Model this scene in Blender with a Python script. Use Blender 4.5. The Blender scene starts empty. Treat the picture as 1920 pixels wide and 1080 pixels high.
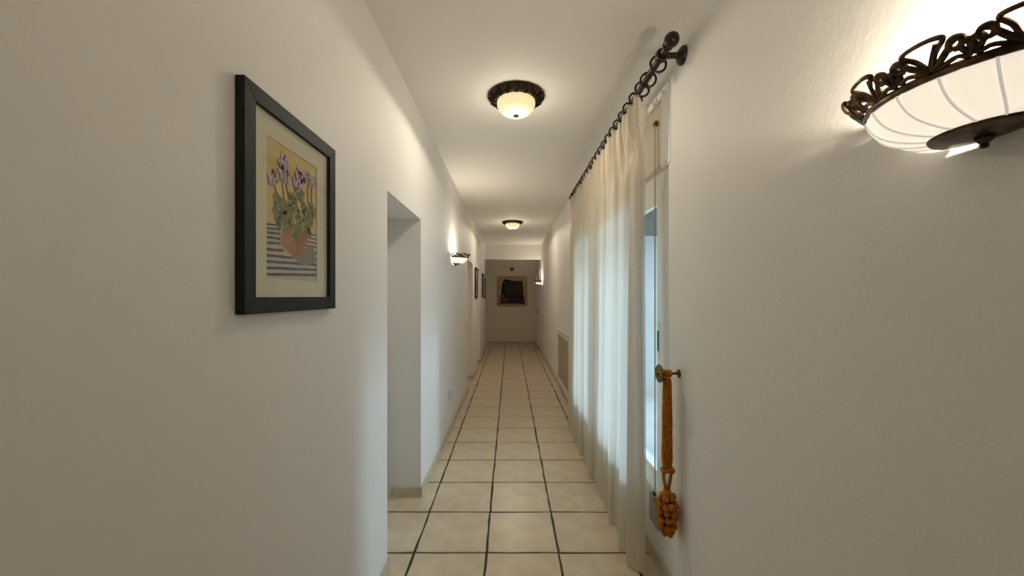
import bpy, math, random
from mathutils import Vector, Matrix
R = math.radians
PI = math.pi
random.seed(7)
scene = bpy.context.scene
COL = scene.collection

# ------------------------------------------------------------------ camera
EYE = 1.42
cam_d = bpy.data.cameras.new('camera')
cam_d.sensor_width = 36.0
cam_d.lens = 36.0 * 718.0 / 1920.0
cam_d.shift_x = 4.0 / 1920.0
cam_d.shift_y = 15.0 / 1920.0
cam_d.clip_start = 0.02
cam = bpy.data.objects.new('camera', cam_d)
cam.location = (0, 0, EYE)
cam.rotation_euler = (R(90), 0, 0)
COL.objects.link(cam)
scene.camera = cam

# ------------------------------------------------------------------ world, exposure
w = bpy.data.worlds.new('overcast_sky'); scene.world = w
w.use_nodes = True
bg = w.node_tree.nodes['Background']
bg.inputs[0].default_value = (0.58, 0.81, 1.0, 1)
bg.inputs[1].default_value = 3.5
sd = bpy.data.lights.new('hazy_sun_offscreen', 'SUN'); sd.energy = 3.0; sd.angle = R(9); sd.color = (0.60, 0.82, 1.0)
so = bpy.data.objects.new('hazy_sun_offscreen', sd); COL.objects.link(so)
so.rotation_euler = Vector((-1.0, -0.33, -0.37)).to_track_quat('-Z', 'Y').to_euler()
so.location = (6, 4, 4)
vs = scene.view_settings
vs.view_transform = 'Standard'
try: vs.look = 'None'
except Exception: pass
vs.exposure = 0.50
vs.gamma = 1.0
vs.use_curve_mapping = False
CEIL_W = 14.0       # downward light of each ceiling lamp
CEIL_GLOW_W = 2.2   # its glow to the sides and the ceiling
SCONCE_W = 13.0
WARM = (1.0, 0.87, 0.69)
scene.cycles.max_bounces = 10
scene.cycles.diffuse_bounces = 6
scene.cycles.sample_clamp_indirect = 6.0

# ------------------------------------------------------------------ dimensions (metres, floor z = 0, corridor along +y)
XL, XR = -0.63, 0.78
ZC = 2.70
YB, YE = -3.0, 11.46
YBEAM = 9.55

# ------------------------------------------------------------------ materials
def mat(name, col, rough=0.6, metal=0.0, noise=None, bump=None, emit=None, estr=0.0, coord='Object', spec=0.5, coat=0.0):
    m = bpy.data.materials.new(name); m.use_nodes = True
    nt = m.node_tree; b = nt.nodes['Principled BSDF']
    b.inputs['Base Color'].default_value = (*col, 1)
    b.inputs['Roughness'].default_value = rough
    b.inputs['Metallic'].default_value = metal
    b.inputs['Specular IOR Level'].default_value = spec
    b.inputs['Coat Weight'].default_value = coat
    tc = nt.nodes.new('ShaderNodeTexCoord')
    if noise:                      # (scale, other colour, detail)
        n = nt.nodes.new('ShaderNodeTexNoise'); n.inputs['Scale'].default_value = noise[0]
        n.inputs['Detail'].default_value = noise[2] if len(noise) > 2 else 4
        nt.links.new(tc.outputs[coord], n.inputs['Vector'])
        r = nt.nodes.new('ShaderNodeValToRGB')
        r.color_ramp.elements[0].position = 0.35; r.color_ramp.elements[1].position = 0.68
        r.color_ramp.elements[0].color = (*noise[1], 1); r.color_ramp.elements[1].color = (*col, 1)
        nt.links.new(n.outputs['Fac'], r.inputs['Fac'])
        nt.links.new(r.outputs['Color'], b.inputs['Base Color'])
    if bump:                       # list of (scale, strength, distance)
        prev = None
        for sc_, st_, di_ in bump:
            n = nt.nodes.new('ShaderNodeTexNoise'); n.inputs['Scale'].default_value = sc_
            n.inputs['Detail'].default_value = 5
            nt.links.new(tc.outputs[coord], n.inputs['Vector'])
            bp = nt.nodes.new('ShaderNodeBump'); bp.inputs['Strength'].default_value = st_
            bp.inputs['Distance'].default_value = di_
            nt.links.new(n.outputs['Fac'], bp.inputs['Height'])
            if prev: nt.links.new(prev.outputs['Normal'], bp.inputs['Normal'])
            prev = bp
        nt.links.new(prev.outputs['Normal'], b.inputs['Normal'])
    if emit:
        b.inputs['Emission Color'].default_value = (*emit, 1)
        b.inputs['Emission Strength'].default_value = estr
    return m

M_WALL = mat('wall_plaster', (0.80, 0.785, 0.755), 0.62, noise=(1.3, (0.775, 0.76, 0.73), 3), bump=[(2.2, 0.25, 0.02), (14, 0.18, 0.006), (95, 0.16, 0.0015)], spec=0.35)
M_WALLR = mat('rough_wall_plaster', (0.80, 0.785, 0.755), 0.58, noise=(1.3, (0.775, 0.76, 0.73), 3), bump=[(2.5, 0.22, 0.02), (22, 0.13, 0.005), (70, 0.22, 0.003)], spec=0.4)
M_CEIL = mat('ceiling_paint', (0.76, 0.735, 0.69), 0.7, bump=[(2.0, 0.12, 0.015), (60, 0.06, 0.001)], spec=0.3)
M_END = mat('end_wall_paint', (0.77, 0.71, 0.60), 0.7, bump=[(40, 0.1, 0.001)], spec=0.3)
M_TILE = mat('cream_floor_tile', (0.69, 0.585, 0.43), 0.30, noise=(9, (0.58, 0.475, 0.335), 8), bump=[(6, 0.10, 0.004), (60, 0.07, 0.0008)], coord='Object', spec=0.5)
M_GROUT = mat('dark_grout', (0.085, 0.062, 0.042), 0.9, noise=(30, (0.05, 0.036, 0.025)))
M_SKIRT = mat('beige_skirting_tile', (0.60, 0.52, 0.385), 0.42, noise=(11, (0.50, 0.42, 0.30), 6), bump=[(30, 0.08, 0.001)])
M_WHITE = mat('white_lacquer', (0.80, 0.79, 0.77), 0.38, noise=(4, (0.77, 0.76, 0.73)))
M_CREAMP = mat('cream_paint', (0.74, 0.69, 0.60), 0.45, noise=(5, (0.71, 0.66, 0.56)))
M_BRONZE = mat('dark_bronze', (0.062, 0.036, 0.02), 0.34, 0.75, noise=(38, (0.022, 0.014, 0.009)), bump=[(60, 0.2, 0.001)])
M_GOLDB = mat('rubbed_bronze', (0.16, 0.10, 0.05), 0.33, 0.8, noise=(55, (0.030, 0.020, 0.012)), bump=[(70, 0.15, 0.001)])
M_ROD = mat('dark_walnut_rod', (0.030, 0.012, 0.007), 0.34, noise=(20, (0.011, 0.006, 0.004)), spec=0.35)
M_FRAME = mat('charcoal_green_frame', (0.020, 0.025, 0.025), 0.6, noise=(22, (0.012, 0.015, 0.016), 6), bump=[(70, 0.15, 0.0008)], spec=0.22)
M_FRAMEB = mat('dark_wood_frame', (0.035, 0.024, 0.016), 0.4, noise=(22, (0.018, 0.013, 0.010), 6))
M_MAT = mat('ivory_mount_board', (0.67, 0.635, 0.50), 0.75, noise=(7, (0.63, 0.59, 0.455), 6))
M_BEVEL = mat('mount_bevel', (0.30, 0.235, 0.20), 0.7, noise=(30, (0.25, 0.2, 0.17)))
def flat(name, c, c2=None, s=40): return mat(name, c, 0.8, noise=(s, c2 or tuple(v * 0.82 for v in c), 5), spec=0.2)
M_OCHRE = flat('ochre_wash', (0.62, 0.44, 0.17), (0.66, 0.53, 0.28), 9)
M_CLOTH = flat('cream_cloth_wash', (0.60, 0.50, 0.40), (0.52, 0.42, 0.33), 14)
M_BLUE = flat('blue_stripe_ink', (0.085, 0.115, 0.185), (0.05, 0.07, 0.13))
M_LILAC = flat('lilac_ink', (0.46, 0.36, 0.43), (0.34, 0.25, 0.33), 90)
M_LILAC2 = flat('pale_lilac_ink', (0.66, 0.56, 0.60), (0.54, 0.44, 0.52), 90)
M_GREEN = flat('sage_leaf_ink', (0.26, 0.26, 0.145), (0.17, 0.18, 0.10), 60)
M_GREEN2 = flat('pale_leaf_ink', (0.38, 0.36, 0.19), (0.28, 0.28, 0.15), 60)
M_GREEN3 = flat('deep_leaf_ink', (0.10, 0.12, 0.06), (0.06, 0.075, 0.04), 60)
M_TERRA = flat('terracotta_wash', (0.47, 0.24, 0.11), (0.38, 0.18, 0.085), 25)
M_TERRA2 = flat('terracotta_dark_wash', (0.36, 0.185, 0.095), (0.29, 0.14, 0.07), 25)
M_SHAD = flat('grey_wash', (0.30, 0.26, 0.21), (0.22, 0.19, 0.16), 20)
M_BROWN = flat('brown_ink', (0.13, 0.085, 0.05))
M_BLACKC = flat('black_cloth', (0.020, 0.014, 0.013), (0.010, 0.008, 0.008))
M_OLIVE = flat('olive_cloth', (0.060, 0.052, 0.028), (0.048, 0.042, 0.023), 15)
M_TEAL = flat('teal_cloth', (0.045, 0.055, 0.045), (0.03, 0.035, 0.03))
M_RUST = flat('rust_cloth', (0.34, 0.11, 0.035), (0.24, 0.07, 0.025))
M_PLUM = flat('plum_cloth', (0.075, 0.028, 0.038), (0.045, 0.018, 0.025))
M_BOARD = mat('tan_hessian_board', (0.50, 0.37, 0.21), 0.85, noise=(3, (0.42, 0.30, 0.165), 4), bump=[(220, 0.25, 0.001)])
M_ORANGE = mat('orange_yarn', (0.54, 0.195, 0.016), 0.8, noise=(60, (0.36, 0.11, 0.009), 6), bump=[(320, 0.5, 0.002)], spec=0.2)
M_PLASTIC = mat('white_plastic', (0.74, 0.73, 0.76), 0.35, noise=(6, (0.71, 0.70, 0.73)))
M_LAV = mat('pale_lavender_plastic', (0.60, 0.58, 0.68), 0.4, noise=(6, (0.56, 0.54, 0.65)))
M_DARK = mat('dark_plastic', (0.02, 0.02, 0.022), 0.5, noise=(10, (0.03, 0.03, 0.03)))
M_STRAP = mat('tan_strap_webbing', (0.52, 0.43, 0.27), 0.8, noise=(120, (0.42, 0.34, 0.2)))
M_TANP = mat('tan_plastic', (0.42, 0.35, 0.24), 0.5, noise=(8, (0.39, 0.325, 0.22)))
M_STEEL = mat('brushed_steel', (0.55, 0.55, 0.55), 0.3, 1.0, noise=(50, (0.45, 0.45, 0.45)))
M_BRASS = mat('aged_brass', (0.30, 0.20, 0.07), 0.35, 0.9, noise=(50, (0.08, 0.05, 0.02)))
M_TERR = mat('grey_terrace_paving', (0.50, 0.50, 0.48), 0.8, noise=(3, (0.42, 0.42, 0.41)))
M_EXT = mat('white_render', (0.72, 0.73, 0.74), 0.8, noise=(3, (0.66, 0.67, 0.68)))
M_EAVE = mat('dark_timber_eave', (0.09, 0.085, 0.08), 0.7, noise=(6, (0.06, 0.055, 0.05)))
M_MESHBACK = mat('grille_backing', (0.13, 0.10, 0.06), 0.8, noise=(10, (0.10, 0.075, 0.045)))
M_GRILLE = mat('cream_grille', (0.64, 0.55, 0.40), 0.5, noise=(10, (0.58, 0.49, 0.35)))
M_DOME = mat('frosted_cream_glass', (0.45, 0.39, 0.27), 0.3, noise=(5, (0.40, 0.34, 0.23)), emit=(1.0, 0.83, 0.47), estr=0.56, bump=[(9, 0.25, 0.006)])
M_BULB = mat('glowing_bulb', (1, 0.95, 0.85), 0.4, noise=(5, (1, 0.93, 0.8)), emit=(1, 0.88, 0.68), estr=4.0)

def glass_mat(name, tint, refl):
    m = bpy.data.materials.new(name); m.use_nodes = True; nt = m.node_tree
    for n in list(nt.nodes):
        if n.type != 'OUTPUT_MATERIAL': nt.nodes.remove(n)
    out = [n for n in nt.nodes][0]
    t = nt.nodes.new('ShaderNodeBsdfTransparent'); t.inputs[0].default_value = (*tint, 1)
    g = nt.nodes.new('ShaderNodeBsdfGlossy'); g.inputs['Roughness'].default_value = 0.04
    f = nt.nodes.new('ShaderNodeMath'); f.operation = 'MULTIPLY_ADD'; f.inputs[1].default_value = refl; f.inputs[2].default_value = 0.03
    lw = nt.nodes.new('ShaderNodeLayerWeight'); lw.inputs[0].default_value = 0.5
    pw = nt.nodes.new('ShaderNodeMath'); pw.operation = 'POWER'; pw.inputs[1].default_value = 4.0
    nt.links.new(lw.outputs['Facing'], pw.inputs[0]); nt.links.new(pw.outputs[0], f.inputs[0])
    mx = nt.nodes.new('ShaderNodeMixShader')
    nt.links.new(f.outputs[0], mx.inputs[0]); nt.links.new(t.outputs[0], mx.inputs[1]); nt.links.new(g.outputs[0], mx.inputs[2])
    nt.links.new(mx.outputs[0], out.inputs['Surface'])
    return m
M_GLASS = glass_mat('window_glass', (0.93, 0.96, 0.97), 0.5)
M_PGLASS = glass_mat('picture_glass', (0.98, 0.98, 0.97), 0.22)

def shade_mat():
    m = bpy.data.materials.new('alabaster_glass'); m.use_nodes = True; nt = m.node_tree
    b = nt.nodes['Principled BSDF']
    b.inputs['Base Color'].default_value = (0.42, 0.40, 0.37, 1); b.inputs['Roughness'].default_value = 0.3
    b.inputs['Emission Color'].default_value = (1.0, 0.92, 0.80, 1); b.inputs['Emission Strength'].default_value = 0.42
    tc = nt.nodes.new('ShaderNodeTexCoord'); n = nt.nodes.new('ShaderNodeTexNoise'); n.inputs['Scale'].default_value = 9
    nt.links.new(tc.outputs['Object'], n.inputs['Vector'])
    bp = nt.nodes.new('ShaderNodeBump'); bp.inputs['Strength'].default_value = 0.12; bp.inputs['Distance'].default_value = 0.01
    nt.links.new(n.outputs['Fac'], bp.inputs['Height']); nt.links.new(bp.outputs['Normal'], b.inputs['Normal'])
    tr = nt.nodes.new('ShaderNodeBsdfTranslucent'); tr.inputs[0].default_value = (0.12, 0.112, 0.10, 1)
    ad = nt.nodes.new('ShaderNodeAddShader')
    out = [q for q in nt.nodes if q.type == 'OUTPUT_MATERIAL'][0]
    nt.links.new(b.outputs[0], ad.inputs[0]); nt.links.new(tr.outputs[0], ad.inputs[1]); nt.links.new(ad.outputs[0], out.inputs['Surface'])
    return m
M_FINIAL = mat('blackened_bronze', (0.010, 0.007, 0.004), 0.7, noise=(30, (0.006, 0.004, 0.003)), spec=0.1)
M_SHADE = shade_mat()
M_RIB = mat('greyish_glass_rib', (0.62, 0.60, 0.57), 0.3, noise=(20, (0.56, 0.54, 0.51)), emit=(1.0, 0.90, 0.78), estr=0.30)

def curtain_mat():
    m = bpy.data.materials.new('sheer_cream_fabric'); m.use_nodes = True; nt = m.node_tree
    for n in list(nt.nodes):
        if n.type != 'OUTPUT_MATERIAL': nt.nodes.remove(n)
    out = [n for n in nt.nodes][0]
    tc = nt.nodes.new('ShaderNodeTexCoord'); mp = nt.nodes.new('ShaderNodeMapping'); mp.inputs['Scale'].default_value = (30, 30, 260)
    n = nt.nodes.new('ShaderNodeTexNoise'); n.inputs['Scale'].default_value = 1.0; n.inputs['Detail'].default_value = 3
    nt.links.new(tc.outputs['Object'], mp.inputs['Vector']); nt.links.new(mp.outputs[0], n.inputs['Vector'])
    r = nt.nodes.new('ShaderNodeValToRGB')
    r.color_ramp.elements[0].position = 0.3; r.color_ramp.elements[1].position = 0.7
    r.color_ramp.elements[0].color = (0.66, 0.58, 0.44, 1); r.color_ramp.elements[1].color = (0.74, 0.665, 0.52, 1)
    nt.links.new(n.outputs['Fac'], r.inputs['Fac'])
    d = nt.nodes.new('ShaderNodeBsdfDiffuse'); t = nt.nodes.new('ShaderNodeBsdfTranslucent'); tp = nt.nodes.new('ShaderNodeBsdfTransparent')
    nt.links.new(r.outputs['Color'], d.inputs['Color']); t.inputs['Color'].default_value = (0.80, 0.79, 0.76, 1)
    m1 = nt.nodes.new('ShaderNodeMixShader'); m1.inputs[0].default_value = 0.30
    nt.links.new(d.outputs[0], m1.inputs[1]); nt.links.new(t.outputs[0], m1.inputs[2])
    m2 = nt.nodes.new('ShaderNodeMixShader'); m2.inputs[0].default_value = 0.25
    nt.links.new(m1.outputs[0], m2.inputs[1]); nt.links.new(tp.outputs[0], m2.inputs[2])
    nt.links.new(m2.outputs[0], out.inputs['Surface'])
    return m
M_CURTAIN = curtain_mat()

# ------------------------------------------------------------------ mesh helpers
class MB:
    def __init__(s): s.v = []; s.f = []
    def add(s, vs_, fs):
        o = len(s.v); s.v += [tuple(p) for p in vs_]; s.f += [tuple(i + o for i in q) for q in fs]; return s
    def box(s, a, b):
        x0, y0, z0 = a; x1, y1, z1 = b
        return s.add([(x0,y0,z0),(x1,y0,z0),(x1,y1,z0),(x0,y1,z0),(x0,y0,z1),(x1,y0,z1),(x1,y1,z1),(x0,y1,z1)],
                     [(0,3,2,1),(4,5,6,7),(0,1,5,4),(1,2,6,5),(2,3,7,6),(3,0,4,7)])
    def prism(s, pts, off, axis):          # polygon in a plane extruded by the vector off; pts are 3-D points
        n = len(pts); off = Vector(off)
        top = [tuple(Vector(p) + off) for p in pts]
        return s.add(list(pts) + top, [tuple(range(n - 1, -1, -1)), tuple(range(n, 2 * n))] + [(i, (i+1) % n, n + (i+1) % n, n + i) for i in range(n)])
    def lathe(s, prof, n=24, a0=0.0, a1=2*PI, c=(0,0,0), axis='z', rmod=None):
        full = abs(a1 - a0 - 2*PI) < 1e-6
        na = n if full else n + 1
        vs_ = []
        for r, h in prof:
            for i in range(na):
                a = a0 + (a1 - a0) * i / n
                rr = r * (rmod(a) if rmod else 1)
                p = (rr*math.cos(a), rr*math.sin(a), h)
                if axis == 'x': p = (p[2], p[0], p[1])
                elif axis == 'y': p = (p[1], p[2], p[0])
                vs_.append((p[0]+c[0], p[1]+c[1], p[2]+c[2]))
        fs = []
        for j in range(len(prof) - 1):
            for i in range(n):
                k = (i + 1) % na
                fs.append((j*na+i, j*na+k, (j+1)*na+k, (j+1)*na+i))
        return s.add(vs_, fs)
    def tube(s, pts, r, n=8, closed=False, sq=1.0):
        P = [Vector(p) for p in pts]; m = len(P); vs_ = []
        up = Vector((0.13, 0.27, 0.95)).normalized(); prev = None
        for i in range(m):
            if closed: t = P[(i+1) % m] - P[i-1]
            else: t = P[min(i+1, m-1)] - P[max(i-1, 0)]
            t.normalize()
            if prev is None:
                a = t.cross(up)
                if a.length < 1e-3: a = t.cross(Vector((1,0,0)))
            else:
                a = prev - t * prev.dot(t)
            a.normalize(); prev = a.copy(); b = t.cross(a)
            rr = r[i] if isinstance(r, (list, tuple)) else r
            for k in range(n):
                q = 2*PI*k/n
                vs_.append(P[i] + a*(rr*math.cos(q)) + b*(rr*sq*math.sin(q)))
        fs = []
        for i in range(m if closed else m - 1):
            j = (i + 1) % m
            for k in range(n):
                l = (k + 1) % n
                fs.append((i*n+k, i*n+l, j*n+l, j*n+k))
        if not closed:
            fs.append(tuple(range(n-1, -1, -1))); fs.append(tuple((m-1)*n + k for k in range(n)))
        return s.add(vs_, fs)
    def ball(s, c, r, nu=12, nv=8, sc=(1,1,1)):
        vs_ = [(c[0], c[1], c[2]-r*sc[2])]
        for j in range(1, nv):
            e = -PI/2 + PI*j/nv
            for i in range(nu):
                a = 2*PI*i/nu
                vs_.append((c[0]+r*sc[0]*math.cos(e)*math.cos(a), c[1]+r*sc[1]*math.cos(e)*math.sin(a), c[2]+r*sc[2]*math.sin(e)))
        vs_.append((c[0], c[1], c[2]+r*sc[2]))
        fs = [(0, 1+(i+1) % nu, 1+i) for i in range(nu)]
        for j in range(nv-2):
            for i in range(nu):
                k = (i+1) % nu
                fs.append((1+j*nu+i, 1+j*nu+k, 1+(j+1)*nu+k, 1+(j+1)*nu+i))
        L = len(vs_)-1; b = 1+(nv-2)*nu
        fs += [(b+i, b+(i+1) % nu, L) for i in range(nu)]
        return s.add(vs_, fs)
    def mesh(s, name, m, smooth=False, bevel=None):
        me = bpy.data.meshes.new(name); me.from_pydata(s.v, [], s.f); me.update()
        import bmesh
        bm = bmesh.new(); bm.from_mesh(me)
        if bevel:
            bmesh.ops.bevel(bm, geom=bm.edges[:], offset=bevel, segments=2, affect='EDGES', profile=0.6)
        bmesh.ops.recalc_face_normals(bm, faces=bm.faces[:])
        bm.to_mesh(me); bm.free()
        if smooth:
            for p in me.polygons: p.use_smooth = True
            try: me.set_sharp_from_angle(angle=R(42))
            except Exception: pass
        if m: me.materials.append(m)
        return me
    def build(s, name, m, parent=None, smooth=False, bevel=None):
        return link(name, s.mesh(name, m, smooth, bevel), parent)

def link(name, me, parent=None):
    o = bpy.data.objects.new(name, me); COL.objects.link(o)
    if parent: o.parent = parent
    return o
def tag(o, label, cat, group=None):
    o['label'] = label; o['category'] = cat
    if group: o['group'] = group
    return o
def thing(name, label, cat, loc=(0,0,0), rz=0.0, group=None):
    o = bpy.data.objects.new(name, None); COL.objects.link(o)
    o.empty_display_size = 0.1
    o.location = loc; o.rotation_euler = (0, 0, rz)
    return tag(o, label, cat, group)
def struct(o): o['kind'] = 'structure'; return o
def struct_empty(name):
    o = bpy.data.objects.new(name, None); COL.objects.link(o); return struct(o)
def copy_tree(o, parent=None):
    c = o.copy(); COL.objects.link(c); c.parent = parent
    for ch in list(o.children): copy_tree(ch, c)
    return c
def bx(name, a, b, m, parent=None, bevel=None):
    return MB().box(a, b).build(name, m, parent, bevel=bevel)
def smooth_path(pts, n=6, closed=False):
    P = [Vector(p) for p in pts]; m = len(P); out = []
    rng = range(m) if closed else range(m-1)
    for i in rng:
        if closed: a, b, c, d = P[i-1], P[i], P[(i+1) % m], P[(i+2) % m]
        else: a, b, c, d = P[max(i-1,0)], P[i], P[i+1], P[min(i+2,m-1)]
        for k in range(n):
            t = k/n
            out.append(0.5*((2*b)+(c-a)*t+(2*a-5*b+4*c-d)*t*t+(3*b-a-3*c+d)*t*t*t))
    if not closed: out.append(P[-1])
    return out

# ------------------------------------------------------------------ the setting
OPEN = [(1.967, 2.71), (5.72, 6.50), (7.41, 8.10)]     # door openings in the left wall (y ranges)
ZTOP = 1.962                                           # their height
XLB = XL - 0.24
XL2 = -0.685                                           # left wall beyond the beam
D4 = (10.72, 11.42)                                    # doors at the far end
D5 = (9.95, 10.83)

# floor: dark grout bed with rustic tiles laid on it
floor = struct(bx('floor', (-1.0, YB - 0.2, -0.12), (1.05, YE + 0.2, -0.006), M_GROUT))
TS, GAP = 0.40, 0.0125
def tile_mesh(wx, wy, seed):
    rnd = random.Random(seed)
    hx, hy = wx/2 - GAP/2, wy/2 - GAP/2
    nx = 3 if wx > 0.2 else 1; ny = 4
    ring = []
    for i in range(nx): ring.append((-hx + 2*hx*i/nx, -hy))
    for i in range(ny): ring.append((hx, -hy + 2*hy*i/ny))
    for i in range(nx): ring.append((hx - 2*hx*i/nx, hy))
    for i in range(ny): ring.append((-hx, hy - 2*hy*i/ny))
    out = [(x + rnd.uniform(-.0032, .0032), y + rnd.uniform(-.0026, .0026)) for x, y in ring]
    n = len(out); b = MB()
    vs_ = [(x, y, -0.008) for x, y in out] + [(x, y, -0.0022) for x, y in out] + [(x*(1-.004/max(hx,.01)), y*(1-.004/hy), 0.0) for x, y in out]
    fs = [(i, (i+1) % n, n+(i+1) % n, n+i) for i in range(n)] + [(n+i, n+(i+1) % n, 2*n+(i+1) % n, 2*n+i) for i in range(n)]
    fs.append(tuple(2*n+i for i in range(n)))
    b.add(vs_, fs)
    return b.mesh('tile', M_TILE)
full_meshes = [tile_mesh(TS, TS, k) for k in range(9)]
cut_meshes = [tile_mesh(0.105, TS, 50+k) for k in range(4)]
Y0 = 2.121
k0 = int(math.floor((YB - Y0)/TS)); k1 = int(math.ceil((YE - Y0)/TS))
for k in range(k0, k1):
    yc = Y0 + (k + .5)*TS
    for c in range(4):
        t = link('tile', random.choice(full_meshes), floor)
        t.location = (-0.73 + c*TS, yc, random.uniform(-.0006, .0003))
    t = link('tile', random.choice(cut_meshes), floor)
    t.location = (0.67 + .0525, yc, 0)

# left wall with three door openings and a dropped beam
b = MB()
ys = [YB] + [v for o in OPEN for v in o] + [YBEAM]
for i in range(0, len(ys), 2):
    b.box((XLB, ys[i], -0.004), (XL, ys[i+1], ZC + .05))
for a0, a1 in OPEN:
    b.box((XLB, a0, ZTOP), (XL, a1, ZC + .05))
b.box((XLB, YBEAM, -0.004), (XL2, D4[0], ZC + .05)); b.box((XLB, D4[0], 2.06), (XL2, D4[1], ZC + .05)); b.box((XLB, D4[1], -0.004), (XL2, YE, ZC + .05))
struct(b.build('wall_left', M_WALL))
# right wall with the window opening
WY0, WY1, WZ0, WZ1 = 1.88, 4.02, 0.38, 2.44
XRB = XR + 0.14
b = MB()
b.box((XR, YB, -0.12), (XRB, WY0, ZC + .05)); b.box((XR, WY1, -0.12), (XRB, D5[0], ZC + .05))
b.box((XR, WY0, -0.12), (XRB, WY1, WZ0)); b.box((XR, WY0, WZ1), (XRB, WY1, ZC + .05))
b.box((XR, D5[0], 2.06), (XRB, D5[1], ZC + .05)); b.box((XR, D5[1], -0.12), (XRB, YE, ZC + .05))
struct(b.build('wall_right', M_WALLR))
struct(bx('wall_end', (-1.2, YE, -0.12), (1.2, YE + .2, ZC + .05), M_END))
struct(bx('wall_back', (-1.2, YB - .2, -0.12), (1.2, YB, ZC + .05), M_WALL))
struct(bx('ceiling', (-1.2, YB - .2, ZC), (1.2, YE + .2, ZC + .2), M_CEIL))
struct(bx('trim_1', (XL - .06, YBEAM, 2.342), (XR + .02, YBEAM + .18, ZC + .01), M_WALL))   # dropped beam

# skirting tiles, piece by piece
def skirting(name, runs):
    e = struct_empty(name)
    for (ax, ay), (bx_, by), nx_, ny_ in runs:         # from a to b, proud of the wall along (nx, ny)
        L = math.hypot(bx_-ax, by-ay); n = max(1, round(L/TS)); ux, uy = (bx_-ax)/L, (by-ay)/L
        for i in range(n):
            s0, s1 = L*i/n + .001, L*(i+1)/n - .001
            p = [(ax+ux*s0, ay+uy*s0), (ax+ux*s1, ay+uy*s1)]
            th = .012 + random.uniform(-.001, .001); h = .071 + random.uniform(-.001, .001)
            q = [(p[0][0], p[0][1], -.003), (p[1][0], p[1][1], -.003), (p[1][0]+nx_*th, p[1][1]+ny_*th, -.003), (p[0][0]+nx_*th, p[0][1]+ny_*th, -.003)]
            MB().prism(q, (0, 0, h + .003), 'z').build('skirting_tile', M_SKIRT, e, bevel=.003)
runs = []
for i in range(0, len(ys), 2): runs.append(((XL, ys[i]), (XL, ys[i+1]), 1, 0))
for a0, a1 in OPEN:
    runs.append(((XL + .012, a1), (XLB + .03, a1), 0, -1)); runs.append(((XL + .012, a0), (XLB + .03, a0), 0, 1))
runs.append(((XL2, YBEAM), (XL2, D4[0] - .06), 1, 0))
skirting('baseboard_left', runs)
skirting('baseboard_right', [((XR, YB), (XR, 4.84), -1, 0), ((XR, 6.08), (XR, D5[0] - .06), -1, 0), ((XR, D5[1] + .06), (XR, YE), -1, 0)])
skirting('baseboard_end', [((XL2 + .02, YE), (XR - .02, YE), 0, -1)])

# white panelled doors, set at the back of the deep openings on the left
def door_leaf(name, wy, hz, m=M_WHITE, handle_side=1, face=1):
    e = struct_empty(name)
    bx('door_leaf', (-.04*face if face > 0 else 0, 0, .004), (0 if face > 0 else .04, wy, hz), m, e, bevel=.003)
    for z0, z1 in ((.16, .86), (1.0, hz - .16)):
        f = MB()
        x0 = 0; x1 = .008*face
        lo, hi = min(x0, x1), max(x0, x1)
        f.box((lo, .12, z0), (hi, wy - .12, z0 + .025)); f.box((lo, .12, z1 - .025), (hi, wy - .12, z1))
        f.box((lo, .12, z0), (hi, .145, z1)); f.box((lo, wy - .145, z0), (hi, wy - .12, z1))
        f.build('panel_moulding', m, e)
    hy = wy - .06 if handle_side > 0 else .06
    h = MB().tube([(0, hy, .99), (.05*face, hy, .99), (.055*face, hy - .03*handle_side, .99), (.055*face, hy - .11*handle_side, .985)], .008, 8)
    hd = h.build('door_handle', M_BRONZE, e, smooth=True)
    bx('handle_plate', (min(0, .006*face), hy - .02, .90), (max(0, .006*face), hy + .02, 1.06), M_BRONZE, e, bevel=.002)
    return e
for i, (a0, a1) in enumerate(OPEN):
    d = door_leaf('door_%d' % (i+1), a1 - a0 + .10, ZTOP + .04, M_WHITE, -1); d.location = (XLB, a0 - .05, 0)
d = door_leaf('door_4', D4[1] - D4[0], 2.058, M_CREAMP); d.location = (XL2 - .03, D4[0], 0)
d = door_leaf('door_5', D5[1] - D5[0], 2.058, M_CREAMP, 1, -1); d.location = (XR + .03, D5[0], 0)
for nme, x, (d0, d1), s in (('trim_2', XL2, D4, 1), ('trim_3', XR, D5, -1)):       # door casings
    f = MB(); lo, hi = min(x, x + s*.015), max(x, x + s*.015)
    f.box((lo, d0 - .06, 0), (hi, d0, 2.06)); f.box((lo, d0 - .06, 2.06), (hi, min(d1 + .06, YE), 2.12))
    f.box((lo, d1, 0), (hi, min(d1 + .06, YE), 2.06))
    struct(f.build(nme, M_CREAMP))

# ---- window with roller-shutter box
win = struct_empty('window_1')
FX0, FX1 = 0.815, 0.890
ZSH = 2.105                                           # underside of the shutter box
bx('shutter_box', (XR + .006, WY0, ZSH), (XRB, WY1, WZ1), M_CREAMP, win)
bx('shutter_box_trim', (XR - .012, WY0 - .01, WZ1 - .012), (XR + .02, WY1 + .02, WZ1 + .025), M_WHITE, win, bevel=.003)
bx('guide_cover', (XR - .004, WY0 - .02, 2.07), (XR + .012, 1.966, WZ1 - .01), M_WHITE, win, bevel=.003)
sc_ = MB().lathe([(.0, -.001), (.0035, -.001), (.003, .002), (0, .0025)], 10, axis='x'); s_ = sc_.build('screw', M_DARK, win); s_.location = (XR - .004, 1.90, 2.085); s_.rotation_euler = (0, 0, PI)
bx('frame_head', (FX0, WY0, 1.98), (FX1, WY1, ZSH), M_WHITE, win, bevel=.002)
bx('frame_sill', (FX0 - .005, WY0, WZ0), (FX1, WY1, WZ0 + .03), M_WHITE, win, bevel=.002)
bx('frame_jamb', (FX0, WY0, WZ0 + .03), (FX1, WY0 + .06, 1.98), M_WHITE, win, bevel=.002)
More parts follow.
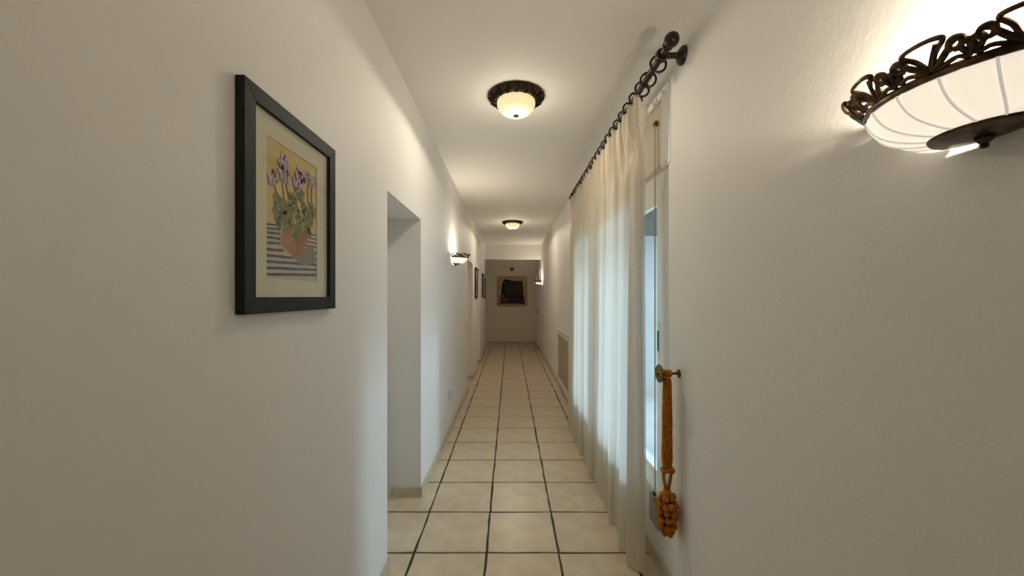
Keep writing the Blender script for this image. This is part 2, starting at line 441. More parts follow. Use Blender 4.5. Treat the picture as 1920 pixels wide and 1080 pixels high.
bx('frame_jamb', (FX0, WY1 - .06, WZ0 + .03), (FX1, WY1, 1.98), M_WHITE, win, bevel=.002)
bx('inner_sill', (XR - .008, WY0, WZ0 - .02), (FX0, WY1, WZ0 + .004), M_WHITE, win, bevel=.003)
bx('outer_sill', (FX1, WY0, WZ0 - .02), (XRB + .01, WY1, WZ0 + .004), M_EXT, win, bevel=.003)
def sash(y0, y1, x0, handle):
    s = bpy.data.objects.new('sash', None); COL.objects.link(s); s.parent = win
    x1 = x0 + .03; z0, z1 = WZ0 + .028, 1.985
    bx('stile', (x0, y0, z0), (x1, y0 + .19, z1), M_WHITE, s, bevel=.002)
    bx('stile', (x0, y1 - .105, z0), (x1, y1, z1), M_WHITE, s, bevel=.002)
    bx('bottom_rail', (x0, y0 + .19, z0), (x1, y1 - .105, z0 + .045), M_WHITE, s, bevel=.002)
    bx('top_rail', (x0, y0 + .19, z1 - .06), (x1, y1 - .105, z1), M_WHITE, s, bevel=.002)
    bx('pane', (x0 + .012, y0 + .185, z0 + .04), (x0 + .018, y1 - .10, z1 - .055), M_GLASS, s)
    if handle:
        bx('pull_plate', (x0 - .003, y0 + .150, 1.08), (x0 + .001, y0 + .180, 1.28), M_PLASTIC, s, bevel=.001)
        bx('pull_recess', (x0 - .0045, y0 + .155, 1.12), (x0 - .002, y0 + .173, 1.23), M_DARK, s)
sash(1.925, 3.02, FX0 - .004, True)
sash(2.92, WY1 - .03, FX0 + .036, False)
# roller shutter strap
st = thing('shutter_strap', 'tan roller shutter pull strap hanging beside the window', 'strap', (XR - .008, 2.035, WZ0 - .03))
bx('strap', (-.002, -.006, .02), (.0, .006, 1.985), M_STRAP, st)
pl = MB().lathe([(.0, -.010), (.013, -.010), (.010, -.005), (.010, .005), (.013, .010), (0, .010)], 16, axis='y').build('pulley', M_BRASS, st, smooth=True); pl.location = (.004, 0, 1.985)
bx('strap_guide', (-.012, -.012, .012), (.012, .012, .026), M_DARK, st, bevel=.002)
cr = thing('strap_coiler', 'tan strap coiler plate on the wall below the window sill', 'strap coiler', (XR, 2.06, WZ0 - .185))
bx('cover_plate', (-.010, -.065, 0), (.0, .06, .150), M_TANP, cr, bevel=.004)
bx('slot', (-.012, -.030, .135), (-.009, -.012, .146), M_DARK, cr)

# outside: terrace, parapet and eave
struct(bx('terrace_floor', (XRB, -3.0, -0.25), (9.0, 14.0, -0.08), M_TERR))
struct(bx('terrace_parapet', (4.6, -3.0, -0.08), (4.8, 14.0, 0.62), M_EXT))
struct(bx('eave', (XRB, -1.0, 2.33), (2.55, 8.0, 2.50), M_EAVE))
struct(bx('added_side_wall', (XRB, 5.8, -0.08), (3.2, 6.0, 2.33), mat('grey_render', (0.47, 0.46, 0.45), .8, noise=(3, (0.42, .41, .40)))))  # added wall, keeps the view through the glass from blowing out
struct(bx('terrace_side_post', (1.35, 5.72, -0.08), (1.47, 5.8, 2.33), M_EXT))
rl = thing('terrace_railing', 'white metal railing on the parapet outside the window', 'railing', (4.7, 0, .62))
for k in range(24): bx('rail_post', (-.015, -2.5 + k*.6, 0), (.015, -2.47 + k*.6, .38), M_EXT, rl)
bx('handrail', (-.025, -2.7, .38), (.025, 12, .42), M_EXT, rl)

# ------------------------------------------------------------------ curtain rod, rings, curtain
RX, RZ, RY0, RY1 = 0.682, 2.50, 1.645, 4.20
rod = thing('curtain_rod', 'dark wooden curtain rod with ball finials above the window', 'curtain rod', (RX, RY0, RZ))
MB().tube([(0, 0, 0), (0, RY1 - RY0, 0)], .0165, 16).build('pole', M_ROD, rod, smooth=True)
fprof = [(.0, -.062), (.012, -.0605), (.022, -.054), (.029, -.042), (.031, -.030), (.028, -.017), (.020, -.007), (.015, -.002), (.021, .003), (.023, .009), (.021, .015), (.0165, .018), (.0165, .03)]
MB().lathe(fprof, 20, axis='y').build('finial', M_ROD, rod, smooth=True)
f = MB().lathe([(r, -h) for r, h in fprof], 20, axis='y').build('finial', M_ROD, rod, smooth=True); f.location = (0, RY1 - RY0, 0)
for yb in (0.075, RY1 - RY0 - .12):
    br = MB().lathe([(.0, .098), (.040, .098), (.041, .090), (.036, .082), (.024, .074), (.0135, .066), (.0125, .045), (.014, .03), (.017, .02), (.0, .016)], 20, axis='x')
    br.lathe([(.0168, -.016), (.026, -.016), (.028, -.010), (.028, .010), (.026, .016), (.0168, .016)], 20, axis='y')
    o = br.build('bracket', M_ROD, rod, smooth=True); o.location = (0, yb, 0)
ringm = MB()
ringm.tube([(.0365*math.cos(a), 0, .0365*math.sin(a)) for a in [2*PI*i/28 for i in range(28)]], .0052, 8, closed=True)
ringm.tube([(.005*math.cos(a), .0*a, -.0445 + .005*math.sin(a)) for a in [2*PI*i/10 for i in range(10)]], .0013, 5, closed=True)
ring_me = ringm.mesh('curtain_ring', M_ROD, True)
CY0, CY1 = 1.955, 4.09
NR = 21
ring_ys = [1.760, 1.888] + [CY0 + .02 + (CY1 - CY0 - .04)*i/(NR-1) for i in range(NR)]
for i, y in enumerate(ring_ys):
    o = link('curtain_ring', ring_me)
    o.location = (RX, y, RZ - .0142); o.rotation_euler = (0, R(random.uniform(-4, 4)), R(random.uniform(-16, 16)) if i > 1 else R((3, -14)[i]))
    if i == 0: tag(o, 'free dark curtain ring against the rod bracket with no cloth hanging from it', 'curtain ring', 'rings on the curtain rod')
    elif i == 1: tag(o, 'free dark curtain ring between the bracket ring and the curtain edge', 'curtain ring', 'rings on the curtain rod')
    else: tag(o, 'dark curtain ring on the rod holding up a pleat of the sheer curtain', 'curtain ring', 'rings on the curtain rod')

def sheer():
    nu, nv = 640, 48
    L = CY1 - CY0; ZT, ZB = 2.448, 0.012
    rnd = random.Random(5)
    NF = 19                                            # hanging folds of uneven width and depth
    fw = [rnd.uniform(.55, 1.6) for _ in range(NF)]; tot = sum(fw)
    ed = [0.0]
    for q in fw: ed.append(ed[-1] + q/tot)
    dep = [rnd.uniform(.45, 1.15) for _ in range(NF)]
    lean = [rnd.uniform(-.35, .35) for _ in range(NF)]
    ph0 = [rnd.uniform(0, 6.28) for _ in range(8)]
    vs_ = []; fs = []
    for jj in range(nv + 1):
        v = (jj/nv)**1.3                                # 0 top, 1 hem
        head = max(0.0, 1 - v/.045)
        low = min(1.0, max(0.0, (v - .02)/.16)); low = low*low*(3-2*low)
        for ii in range(nu + 1):
            u = ii/nu
            ph = (u*(L/(L-.04)) - .02/L)*(NR-1)
            tight = (abs(math.cos(PI*ph))**2.0 - .45)*.068
            tight += .010*math.sin(ph*2*PI*3 + 2*math.sin(ph*1.7))
            k = 0
            while k < NF-1 and u > ed[k+1]: k += 1
            t = (u - ed[k])/(ed[k+1]-ed[k])
            wdt = (ed[k+1]-ed[k])*L
            s_ = math.sin(PI*t)
            prof = s_**.7 if s_ > 0 else 0.0
            broad = (prof - .55)*.108*dep[k]*(.75 + .25*v)
            broad += .007*math.sin(u*150 + ph0[0] + 1.5*v) + .004*math.sin(u*310 + ph0[1] + 6*v)
            broad *= .3 + .7*min(1.0, u/.03)
            omega = -.16*wdt*math.sin(2*PI*t)*(.5 + .5*v) + lean[k]*.35*wdt*s_*v
            x = -(tight*(1 - low) + broad*low)
            y = u*L + omega*low + .010*math.sin(7*v + u*9)*v - .035*v**3*(1-u)**10
            z = ZT - (ZT - ZB)*v
            if jj <= 1: z += .008*math.cos(2*PI*ph)*(1-jj)
            if jj == nv: z += .006*math.sin(u*47) + .005
            vs_.append((x - .016*v, y, z))
    for jj in range(nv):
        for ii in range(nu):
            a = jj*(nu+1)+ii; fs.append((a, a+1, a+nu+2, a+nu+1))
    return MB().add(vs_, fs)
cu = thing('curtain', 'long sheer cream curtain with pinch pleats hanging in front of the window', 'curtain', (RX, CY0, 0))
sh = sheer().build('cloth', M_CURTAIN, cu, smooth=True)

# holdback knob and orange tassel
hb = thing('curtain_holdback', 'bronze curtain holdback knob on a post beside the window', 'holdback', (XR, 1.765, 1.063))
MB().lathe([(.0, 0), (.019, 0), (.017, -.006), (.008, -.009), (0, -.009)], 18, axis='x').build('wall_plate', M_BRASS, hb, smooth=True)
MB().tube([(-.004, 0, 0), (-.086, 0, 0)], .0058, 12).build('post', M_BRASS, hb, smooth=True)
rs = MB().lathe([(0, -.084), (.037, -.084), (.042, -.088), (.042, -.093), (.037, -.097), (.030, -.095), (.022, -.100), (.013, -.097), (.009, -.104), (0, -.105)], 24, axis='x').build('rosette', M_BRASS, hb, smooth=True)
tl = thing('tassel_tieback', 'orange knotted cord tieback with a cluster of yarn beads hanging on the holdback', 'tieback', (XR - .055, 1.765, .318))
TZ = .318
for k in range(9):
    q = 2*PI*k/9; ox, dy = .015*math.cos(q), .013*math.sin(q)
    f = lambda a, sc: (sc*(ox*math.cos(a) - dy*math.sin(a)), sc*(ox*math.sin(a) + dy*math.cos(a)))
    pts = [(*f(0, .6), .722), (*f(.2, .9), .708), (*f(.8, 1.15), .64), (*f(1.5, 1.3), .54), (*f(2.3, 1.2), .44), (*f(3.0, 1.25), .36), (*f(3.4, .9), .312)]
    MB().tube(smooth_path(pts, 5), .0058, 7).build('cord', M_ORANGE, tl, smooth=True)
lp = [(-.014, .0125*math.sin(2*PI*i/12), .7445 + .0125*math.cos(2*PI*i/12)) for i in range(12)]
for k in range(4):
    MB().tube([(x + k*.009, y, z + .0005) for x, y, z in lp], .0058, 7, closed=True).build('cord_loop', M_ORANGE, tl, smooth=True)
MB().tube([(.021*math.cos(a), .017*math.sin(a), .300 + .004*math.sin(3*a)) for a in [2*PI*i/16 for i in range(16)]], .0095, 8, closed=True).build('knot', M_ORANGE, tl, smooth=True)
MB().ball((.014, -.010, .303), .0175, 12, 8).build('knot', M_ORANGE, tl, smooth=True)
for s in (-1, 1):
    MB().tube(smooth_path([(s*.017, 0, .305), (s*.017, .003*s, .265), (s*.008, 0, .225), (s*.006, 0, .19)], 4), .0075, 7).build('cord', M_ORANGE, tl, smooth=True)
MB().ball((0, 0, .186), .024, 12, 8, (1, 1, 1.1)).build('tassel_head', M_ORANGE, tl, smooth=True)
bead = MB().ball((0, 0, 0), .0152, 10, 7, (1, 1, 1.1)).mesh('bead', M_ORANGE, True)
for j, (z, r, n) in enumerate([(.176, .026, 6), (.145, .036, 8), (.112, .036, 8), (.079, .034, 8), (.046, .031, 7), (.018, .020, 5)]):
    for i in range(n):
        a = 2*PI*(i + .2*j)/n + random.uniform(-.1, .1)
        o = link('bead', bead, tl); o.location = (r*math.cos(a), r*math.sin(a), z + random.uniform(-.005, .005))
        o.scale = [random.uniform(.85, 1.08)]*3
MB().tube([(0, 0, .19), (0, 0, .015)], .017, 10).build('tassel_core', M_BROWN, tl, smooth=True)

# ------------------------------------------------------------------ wall sconces (local +x points out of the wall)
def make_sconce(name, label, loc, rz):
    t = thing(name, label, 'wall lamp', loc, rz, 'bowl wall lamps along the corridor')
    c = (.005, 0, 0)
    prof = [(.1555, .0), (.1545, -.006), (.150, -.016), (.142, -.029), (.130, -.040), (.114, -.049), (.094, -.056), (.068, -.0605)]
    rib = lambda a: 1 + .016*max(0, math.cos(a*14))**24
    g = MB().lathe(prof, 168, -PI/2, PI/2, c, rmod=rib)
    go = g.build('glass_shade', M_SHADE, t, smooth=True)
    sm = go.modifiers.new('thick', 'SOLIDIFY'); sm.thickness = .004; sm.offset = -1
    for k in range(9):
        th = -PI/2 + PI*(k + .35)/9
        pts = [(c[0] + (r + .0006)*math.cos(th + .10*i/7*(i/7)), (r + .0006)*math.sin(th + .10*i/7*(i/7)), h - .0006) for i, (r, h) in enumerate(prof)]
        MB().tube(smooth_path(pts, 2), .0021, 6).build('glass_rib', M_RIB, t, smooth=True)
    rb = MB().lathe([(.150, .002), (.1535, -.003), (.158, -.003), (.160, .003), (.158, .009), (.1525, .009), (.150, .002)], 60, -PI/2, PI/2, c)
    rb.build('rim_band', M_GOLDB, t, smooth=True)
    # pierced scroll crown: six motifs flaring up and outwards
    FL = R(40); r0, z0 = .157, .006
    def mp(th0, u, v):
        rr = r0 + v*math.sin(FL); a = th0 + u/r0
        return (c[0] + rr*math.cos(a), rr*math.sin(a), z0 + v*math.cos(FL))
    def motif(th0):
        b = MB()
        def path(pts, r, closed=False, n=5): b.tube([mp(th0, p.x, p.y) for p in smooth_path([(x, y, 0) for x, y in pts], n, closed)], r, 7, closed, .8)
        path([(0, .006), (-.010, .026), (-.020, .041), (-.008, .046), (.012, .0465), (.020, .041), (.010, .026)], 0.0044, True)   # fan-shaped loop
        path([(0, .008), (.006, .022), (.013, .038)], 0.0031)
        for s in (-1, 1):
            path([(s*.001, .003), (s*.010, .010), (s*.019, .020), (s*.024, .030), (s*.030, .0345)], 0.0048)
            path([(s*.003, .001), (s*.014, .005), (s*.026, 0.0092), (s*.036, .006), (s*.0405, .010)], 0.0043)
            path([(s*.002, .004), (s*.012, .016), (s*.021, .027)], 0.0031)
            path([(s*.024, .0225), (s*.0225, .030), (s*.027, .036), (s*.0335, .034), (s*.034, .026), (s*.029, .021)], 0.0051, True)
            path([(s*.033, .0165), (s*.032, .0235), (s*.0365, .028), (s*.042, .024), (s*.0418, .0165), (s*.0375, .012)], 0.0048, True)
        return b
    for k in range(6):
        motif(-PI/2 + PI*(k + .5)/6).build('crown_motif', M_GOLDB, t, smooth=True)
    pl = MB().lathe([(0, -.058), (.070, -.058), (.075, -.0605), (.073, -.064), (.05, -.068), (.02, -.071), (0, -.072)], 40, -PI/2, PI/2, (.012, 0, 0))
    pl.build('bottom_plate', M_GOLDB, t, smooth=True)
    fn = MB().lathe([(0, -.068), (.011, -.069), (.012, -.074), (.008, -.078), (.0045, -.082), (.0055, -.085), (.004, -.088), (0, -.089)], 16, c=(.030, 0, 0))
    fn.build('finial', M_GOLDB, t, smooth=True)
    bx('back_plate', (0, -.03, -.066), (.008, .03, -.005), M_GOLDB, t, bevel=.002)
    MB().tube([(.004, 0, -.05), (.04, 0, -.05), (.065, 0, -.042)], .006, 8).build('lamp_holder', M_GOLDB, t, smooth=True)
    MB().lathe([(0, -.044), (.013, -.042), (.013, -.034), (.017, -.024), (.017, -.014), (.011, -.006), (0, -.003)], 14, c=(.066, 0, 0)).build('bulb', M_BULB, t, smooth=True)
    ld = bpy.data.lights.new('sconce_light', 'POINT'); ld.energy = SCONCE_W; ld.color = WARM; ld.shadow_soft_size = .025
    lo = bpy.data.objects.new('sconce_light', ld); COL.objects.link(lo); lo.parent = t; lo.location = (.078, 0, .0)
    return t
s0 = make_sconce('wall_sconce', 'glowing half-bowl wall lamp with bronze scroll crown on the rough bare wall', (XR, .605, EYE + .322), PI)
def place(o, label, loc, rz=None):
    o['label'] = label; o.location = loc
    if rz is not None: o.rotation_euler = (0, 0, rz)
    return o
place(copy_tree(s0), 'glowing half-bowl wall lamp between the near doorway and the framed pictures', (XL, 4.24, EYE + .418), 0)
place(copy_tree(s0), 'glowing half-bowl wall lamp by the beam at the far end of the corridor', (XR, 9.27, EYE + .335), PI)

# ------------------------------------------------------------------ ceiling lamps
def make_ceiling_lamp():
    t = thing('ceiling_lamp', 'flush ceiling lamp with bronze rim and cream glass bowl near the curtain', 'ceiling lamp', (.04, 2.455, ZC), 0, 'bowl ceiling lamps along the corridor')
    MB().lathe([(0, 0), (.180, 0), (.1825, -.006), (.178, -.013), (.166, -.017), (.155, -.026), (.140, -.034), (.128, -.037), (.121, -.034), (0, -.03)], 48).build('canopy', M_BRONZE, t, smooth=True)
    lf = MB()
    lf.tube(smooth_path([(.131, 0, -.040), (.140, -.010, -.038), (.156, -.016, -.029), (.170, -.008, -.020), (.180, 0, -.013), (.170, .008, -.020), (.156, .016, -.029), (.140, .010, -.038)], 3, True), .0035, 6, True)
    lf.tube([(.132, 0, -.039), (.150, 0, -.031), (.176, 0, -.015)], .003, 6)
    lm = lf.mesh('leaf_ornament', M_BRONZE, True)
    for k in range(16):
        o = link('leaf_ornament', lm, t); o.rotation_euler = (0, 0, 2*PI*k/16)
    flute = lambda a: 1 + .004*math.cos(8*a)
    MB().lathe([(.118, -.030), (.1215, -.040), (.122, -.052), (.119, -.066), (.111, -.082), (.098, -.098), (.078, -.111), (.052, -.120), (.024, -.124), (0, -.125)], 64, rmod=flute).build('glass_bowl', M_DOME, t, smooth=True)
    MB().lathe([(0, -.122), (.016, -.123), (.018, -.127), (.014, -.131), (.006, -.134), (0, -.135)], 18).build('finial', M_FINIAL, t, smooth=True)
    ld = bpy.data.lights.new('ceiling_light', 'SPOT'); ld.energy = CEIL_W; ld.color = WARM; ld.shadow_soft_size = .05
    ld.spot_size = R(176); ld.spot_blend = .12
    lo = bpy.data.objects.new('ceiling_light', ld); COL.objects.link(lo); lo.parent = t; lo.location = (0, 0, -.145)
    ld = bpy.data.lights.new('ceiling_glow', 'POINT'); ld.energy = CEIL_GLOW_W; ld.color = WARM; ld.shadow_soft_size = .05
    lo = bpy.data.objects.new('ceiling_glow', ld); COL.objects.link(lo); lo.parent = t; lo.location = (0, 0, -.22)
    return t
c0 = make_ceiling_lamp()
place(copy_tree(c0), 'flush ceiling lamp with bronze rim and cream glass bowl by the second doorway', (.046, 6.62, ZC))

# ------------------------------------------------------------------ framed pictures (local +x out of the wall, +y to the viewer's right)
PW, PH, PB, PD = 0.457, 0.55, 0.040, 0.022
def frame_parts(t, m, W=PW, H=PH, B=PB):
    y0, y1 = -W/2, W/2
    for pts in ([(y0, 0), (y1, 0), (y1 - B, B), (y0 + B, B)], [(y1, 0), (y1, H), (y1 - B, H - B), (y1 - B, B)],
                [(y1, H), (y0, H), (y0 + B, H - B), (y1 - B, H - B)], [(y0, H), (y0, 0), (y0 + B, B), (y0 + B, H - B)]):
        MB().prism([(0.001, y, z) for y, z in pts], (PD, 0, 0), 'x').build('frame_rail', m, t, bevel=.0015)
    bx('backing', (.0005, y0 + .01, .01), (.006, y1 - .01, H - .01), M_MAT, t)
ART = dict(
 fl=[(0.289,.911),(.243,.861),(.324,.881),(.289,.824),(.232,.773),(.347,.798),(.301,.74),(.383,.767),(.102,.744),(.06,.715),(.144,.735),(.102,.698),(.599,.88),(.653,.866),(.559,.824),(.708,.857),(.52,.775),(.626,.787),(.546,.729),(.852,.871),(.793,.875),(.928,.859),(.867,.847)],
 st=[((.123,.693),(.188,.599)),((.266,.713),(.312,.597)),((.336,.728),(.4,.612)),((.572,.735),(.546,.637)),((.793,.821),(.788,.658)),((.867,.825),(.876,.662))],
 lv=[(.188,.575),(.21,.522),(.166,.487),(.301,.566),(.21,.456),(.232,.412),(.324,.482),(.324,.414),(.42,.556),(.469,.604),(.42,.476),(.444,.42),(.482,.374),(.572,.539),(.599,.481),(.626,.432),(.708,.602),(.653,.677),(.765,.546),(.736,.478),(.852,.625),(.882,.563),(.93,.595),(.852,.504),(.765,.439),(.52,.653)],
 pot=[(.289,.419),(.277,.341),(.232,.264),(.277,.245),(.507,.169),(.694,.24),(.77,.332),(.788,.409)],
 sp=[((.0,.378),(.166,.392)),((.0,.351),(.232,.366)),((.0,.32),(.243,.335)),((.0,.288),(.243,.299)),((.0,.248),(.243,.263)),((.0,.203),(.301,.216)),((.0,.16),(.495,.175)),((.0,.117),(1,.15)),((.0,.072),(1,.105)),((.0,.027),(1,.058)),((.779,.397),(1,.406)),((.77,.364),(1,.372)),((.77,.332),(1,.338)),((.736,.296),(1,.304)),((.68,.238),(1,.253)),((.626,.182),(1,.197))])
def flower_print(t):
    rnd = random.Random(11)
    SX, SZ, W, H = -.1305, .0885, .254, .365           # print window inside the mount
    x = .0092
    def P(s, q, l): return (x + l*.00018, SX + s*W, SZ + q*H)
    def poly(name, pts, l, m):
        b = MB(); b.add([P(s, q, l) for s, q in pts], [tuple(range(len(pts)))]); return b
    bx('mount_bevel', (.006, SX - .0035, SZ - .002), (x - .0006, SX + W + .0035, SZ + H + .0035), M_BEVEL, t)
    pr = bx('print', (.006, SX, SZ), (x, SX + W, SZ + H), M_OCHRE, t)
    def sub(b, name, m): o = b.build(name, m, pr); return o
    sub(poly('c', [(0, 0), (1, 0), (1, .425), (0, .385)], 1, None), 'cloth_print', M_CLOTH)
    b = MB()
    for i, ((s0_, t0), (s1, t1)) in enumerate(ART['sp']):
        th = (.012, .013, .014, .016, .018, .020, .020, .020, .021, .022, .008, .009, .010, .011, .014, .014)[i]
        n = 8; up = []; dn = []
        for k in range(n + 1):
            f = k/n; s = s0_ + (s1 - s0_)*f; q = t0 + (t1 - t0)*f
            up.append((s, q + th*.5 + rnd.uniform(-.002, .002))); dn.append((s, q - th*.5 + rnd.uniform(-.002, .002)))
        for k in range(n): b.add([P(*dn[k], 2), P(*dn[k+1], 2), P(*up[k+1], 2), P(*up[k], 2)], [(0, 1, 2, 3)])
    sub(b, 'stripe_print', M_BLUE)
    sub(poly('s', [(.52, .172), (.694, .24), (.80, .30), (.93, .29), (.96, .17), (.80, .13), (.6, .135)], 3, None), 'pot_shadow_print', M_SHAD)
    sub(poly('p', ART['pot'], 4, None), 'pot_print', M_TERRA)
    sub(poly('p', [(.507, .169), (.694, .24), (.77, .332), (.788, .409), (.56, .40), (.53, .26)], 5, None), 'pot_side_print', M_TERRA2)
    b = MB()
    for p, q in ART['st']:
        b.add([P(p[0] - .008, p[1], 5), P(p[0] + .008, p[1], 5), P(q[0] + .008, q[1], 5), P(q[0] - .008, q[1], 5)], [(0, 1, 2, 3)])
    for k in range(8):
        s = .32 + .05*k; b.add([P(s, .31 - .012*abs(k-4), 6), P(s + .02, .305 - .012*abs(k-4), 6), P(s + .012, .318 - .012*abs(k-4), 6)], [(0, 1, 2)])
    sub(b, 'stem_print', M_BROWN)
    def blob(b, s, q, rs, rq, l, n=11, j=.35):
        b.add([P(min(.995, max(.005, s + rs*(1 + rnd.uniform(-j, j))*math.cos(2*PI*k/n))), q + rq*(1 + rnd.uniform(-j, j))*math.sin(2*PI*k/n), l) for k in range(n)], [tuple(range(n))])
    for mi, (nm, m) in enumerate((('leaf_print', M_GREEN), ('leaf_print', M_GREEN2), ('leaf_print', M_GREEN3))):
        b = MB()
        for i, (s, q) in enumerate(ART['lv']):
            if mi == 0:
                blob(b, s, q, .062, .042, 6.0 + .03*i, 12, .45)
                for _ in range(2): blob(b, s + rnd.uniform(-.07, .07), q + rnd.uniform(-.04, .04), .04, .03, 6.0 + .03*i, 10, .5)
            elif mi == 1:
                for _ in range(2): blob(b, s + rnd.uniform(-.05, .05), q + rnd.uniform(-.02, .03), .030, .018, 7.5 + .03*i, 9, .5)
            elif mi == 2: blob(b, s + rnd.uniform(-.05, .05), q + rnd.uniform(-.03, .01), .013, .016, 9 + .03*i, 7, .5)
        sub(b, nm, m)
    for mi, m in enumerate((M_LILAC, M_LILAC2)):
        b = MB()
        for i, (s, q) in enumerate(ART['fl']):
            if mi == 0:
                for _ in range(3): blob(b, s + rnd.uniform(-.03, .03), q + rnd.uniform(-.025, .025), .034, .026, 11 + .02*i, 11, .6)
            else:
                for _ in range(3): blob(b, s + rnd.uniform(-.04, .04), q + rnd.uniform(-.03, .03), .017, .017, 13 + .02*i, 8, .6)
        sub(b, 'flower_print', m)
    # ivory mount around the print
    y0, y1, z0, z1 = -PW/2 + .03, PW/2 - .03, .03, PH - .03
    mt = MB()
    mt.box((.006, y0, z0), (.0112, y1, SZ)); mt.box((.006, y0, SZ + H), (.0112, y1, z1))
    mt.box((.006, y0, SZ), (.0112, SX, SZ + H)); mt.box((.006, SX + W, SZ), (.0112, y1, SZ + H))
    mt.build('mount', M_MAT, t)
    bx('glass_pane', (.0165, y0 - .004, z0 - .004), (.0182, y1 + .004, z1 + .004), M_PGLASS, t)
pa = thing('framed_picture', 'charcoal framed print of lilac flowers in a clay pot on striped cloth', 'picture', (XL, 1.105, EYE - .043), 0, 'framed flower pictures on the corridor wall')
frame_parts(pa, M_FRAME); flower_print(pa)
place(copy_tree(pa), 'dark framed picture hanging between the second and third doorways', (XL, 7.06, EYE - .035))
place(copy_tree(pa), 'dark framed picture on the wall just before the dropped beam', (XL, 8.85, EYE - .035))
place(copy_tree(pa), 'dark framed picture on the wall just past the dropped beam', (XL2, 10.36, EYE - .07))

# ------------------------------------------------------------------ end wall: hanging textile board and round vent
hg = thing('wall_hanging', 'tan board with a dark fringed tunic-shaped textile mounted on the end wall', 'wall hanging', (.064, YE, EYE - .30))
def rrect(x0, x1, z0, z1, r, y, n=6):
    out = []
    for cx, cz, a0 in ((x1 - r, z0 + r, -90), (x1 - r, z1 - r, 0), (x0 + r, z1 - r, 90), (x0 + r, z0 + r, 180)):
        for k in range(n + 1):
            a = R(a0 + 90*k/n); out.append((cx + r*math.cos(a), y, cz + r*math.sin(a)))
    return out
MB().prism(rrect(-.445, .445, 0, .885, .06, 0), (0, -.025, 0), 'y').build('board', M_BOARD, hg, bevel=.004)
rim = MB().tube(rrect(-.438, .438, .007, .878, .055, -.025), .010, 8, True); rim.build('board_edge', mat('tan_rim', (0.36, 0.25, 0.13), .6, noise=(6, (0.30, .2, .1))), hg, smooth=True)
def hz_(px, py): return ((px - 431)/10.8*11.44/718, .885 - (py - 315)/10.8*11.44/718)
def cloth(name, pts, m, lay, parent=hg):
    y = -.025 - .003*lay
    return MB().prism([(hz_(*p)[0], y, hz_(*p)[1]) for p in pts], (0, -.003, 0), 'y').build(name, m, parent)
cloth('tunic_cloth', [(195,860),(200,705),(212,680),(220,530),(236,450),(262,398),(290,374),(300,352),(308,376),(360,385),(430,405),(540,410),(636,405),(642,450),(655,520),(662,700),(672,740),(690,860)], M_BLACKC, 0)
cloth('centre_panel', [(285,480),(640,480),(648,696),(280,696)], M_OLIVE, 1)
for k, (a, c_) in enumerate(((262, 300), (306, 352), (372, 440), (452, 512), (530, 634))):
    cloth('top_patch', [(a, 470), (a + 3, 404 + (6 if k else 14)), (c_, 412), (c_, 470)], (M_TEAL, M_OLIVE, M_TEAL, M_OLIVE, M_PLUM)[k], 1)
cloth('lower_band', [(202, 712), (664, 712), (676, 850), (202, 850)], M_PLUM, 1)
def oval(cx, cy, rx, ry): return [(cx + rx*math.cos(2*PI*k/16), cy - ry*math.sin(2*PI*k/16)) for k in range(16)]
cloth('oval_patch', oval(292, 785, 58, 24), M_RUST, 2)
cloth('oval_patch', oval(545, 775, 60, 24), M_TEAL, 2)
cloth('button', oval(243, 710, 15, 16), M_CLOTH, 2)
for k in range(9):
    cx = 185 + k*61
    cloth('tassel', [(cx - 14, 852), (cx + 14, 852), (cx + (10 if k % 2 else 20), 875), (cx - (10 if k % 2 else 20), 877)], M_BLACKC, 1)
v = thing('round_wall_vent', 'small round brass vent on the end wall above the textile board', 'vent', (.061, YE, EYE + .746))
MB().lathe([(.0, 0), (.055, 0), (.058, -.006), (.052, -.014), (.042, -.016)], 24, c=(0, 0, .058), axis='y').build('ring', M_BRASS, v, smooth=True)
MB().lathe([(.043, -.012), (.030, -.008), (.018, -.012), (0, -.013)], 20, c=(0, 0, .058), axis='y').build('cover', mat('dull_vent', (.20, .14, .07), .5, .3, noise=(60, (.12, .08, .04))), v, smooth=True)

# ------------------------------------------------------------------ radiator cover
rc = thing('radiator_cover', 'cream radiator cover with a lattice grille low on the wall past the curtain', 'radiator cover', (XR, 4.87, 0))
LY = 1.18; zb, zt = .085, .90
for a, b_ in (((-.028, 0, zb), (0, .075, zt - .06)), ((-.028, LY - .075, zb), (0, LY, zt - .06))):
    bx('upright', a, b_, M_CREAMP, rc, bevel=.003)
bx('bottom_rail', (-.028, .075, zb), (0, LY - .075, zb + .065), M_CREAMP, rc, bevel=.003)
bx('top_rail', (-.028, 0, zt - .06), (0, LY, zt - .012), M_CREAMP, rc, bevel=.003)
bx('top_cap', (-.038, -.008, zt - .014), (0, LY + .008, zt + .008), M_CREAMP, rc, bevel=.004)
bx('moulding', (-.033, .068, zt - .075), (-.0, LY - .068, zt - .062), M_CREAMP, rc, bevel=.002)
for y in (.02, LY - .06): bx('foot', (-.026, y, -.002), (0, y + .04, zb + .002), M_CREAMP, rc)
bx('backing_panel', (-.006, .07, zb + .06), (-.002, LY - .07, zt - .07), M_MESHBACK, rc)
g = MB(); y0, y1, z0, z1 = .07, LY - .07, zb + .06, zt - .07; stp = .046; hw = .0075
n = int((y1 - y0 + z1 - z0)/stp) + 1
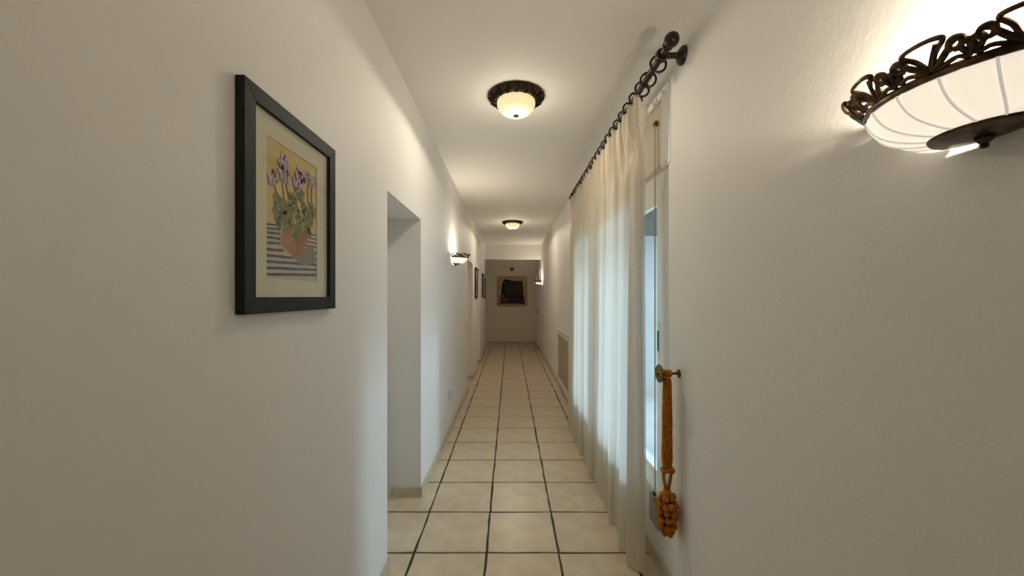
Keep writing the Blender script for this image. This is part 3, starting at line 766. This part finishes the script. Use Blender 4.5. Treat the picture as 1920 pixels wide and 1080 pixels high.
for s in (1, -1):
    for k in range(1, n):
        o = k*stp
        # line y' + z' = o (s=1) or mirrored
        a_y, a_z = (o, 0) if o < (y1 - y0) else (y1 - y0, o - (y1 - y0))
        b_y, b_z = (0, o) if o < (z1 - z0) else (o - (z1 - z0), z1 - z0)
        if s < 0: a_y, b_y = (y1 - y0) - a_y, (y1 - y0) - b_y
        xx = -.014 if s > 0 else -.010
        dy, dz = b_y - a_y, b_z - a_z; L_ = math.hypot(dy, dz)
        if L_ < .02: continue
        ny_, nz_ = -dz/L_*hw, dy/L_*hw
        p = [(xx, y0 + a_y + ny_, z0 + a_z + nz_), (xx, y0 + a_y - ny_, z0 + a_z - nz_), (xx, y0 + b_y - ny_, z0 + b_z - nz_), (xx, y0 + b_y + ny_, z0 + b_z + nz_)]
        g.prism(p, (.004, 0, 0), 'x')
go = g.build('lattice_grille', M_GRILLE, rc); go['kind'] = 'stuff'

# ------------------------------------------------------------------ sockets and switch on the left wall
ot = thing('wall_socket', 'white wall socket plate low on the wall past the near doorway', 'socket', (XL, 3.93, EYE - 1.045))
bx('plate', (0, -.042, 0), (.009, .042, .084), M_PLASTIC, ot, bevel=.002)
MB().lathe([(0, .010), (.020, .010), (.0205, .0085)], 20, c=(0, 0, .042), axis='x').build('socket_face', M_LAV, ot, smooth=True)
pg = thing('plug_adapter', 'pale lavender plug-in adapter pushed into the low wall socket', 'adapter', (XL + .009, 3.93, EYE - 1.052))
bx('body', (.001, -.026, 0), (.042, .026, .098), M_LAV, pg, bevel=.005)
bx('face_plate', (.041, -.018, .02), (.044, .018, .08), M_PLASTIC, pg, bevel=.001)
sw = thing('light_switch', 'small white light switch beside the second doorway', 'switch', (XL, 5.55, EYE - .46))
bx('plate', (0, -.041, 0), (.009, .041, .082), M_PLASTIC, sw, bevel=.002)
bx('rocker', (.008, -.018, .02), (.014, .018, .062), M_LAV, sw, bevel=.002)
nl = MB().lathe([(0, 0), (.003, 0), (.003, .02), (.009, .022), (.008, .026), (0, .027)], 10, axis='x').build('wall_nail', M_DARK, None, smooth=True)
nl.location = (XL - .003, 7.3, EYE + .96); tag(nl, 'small dark nail high on the wall above the framed picture', 'nail')
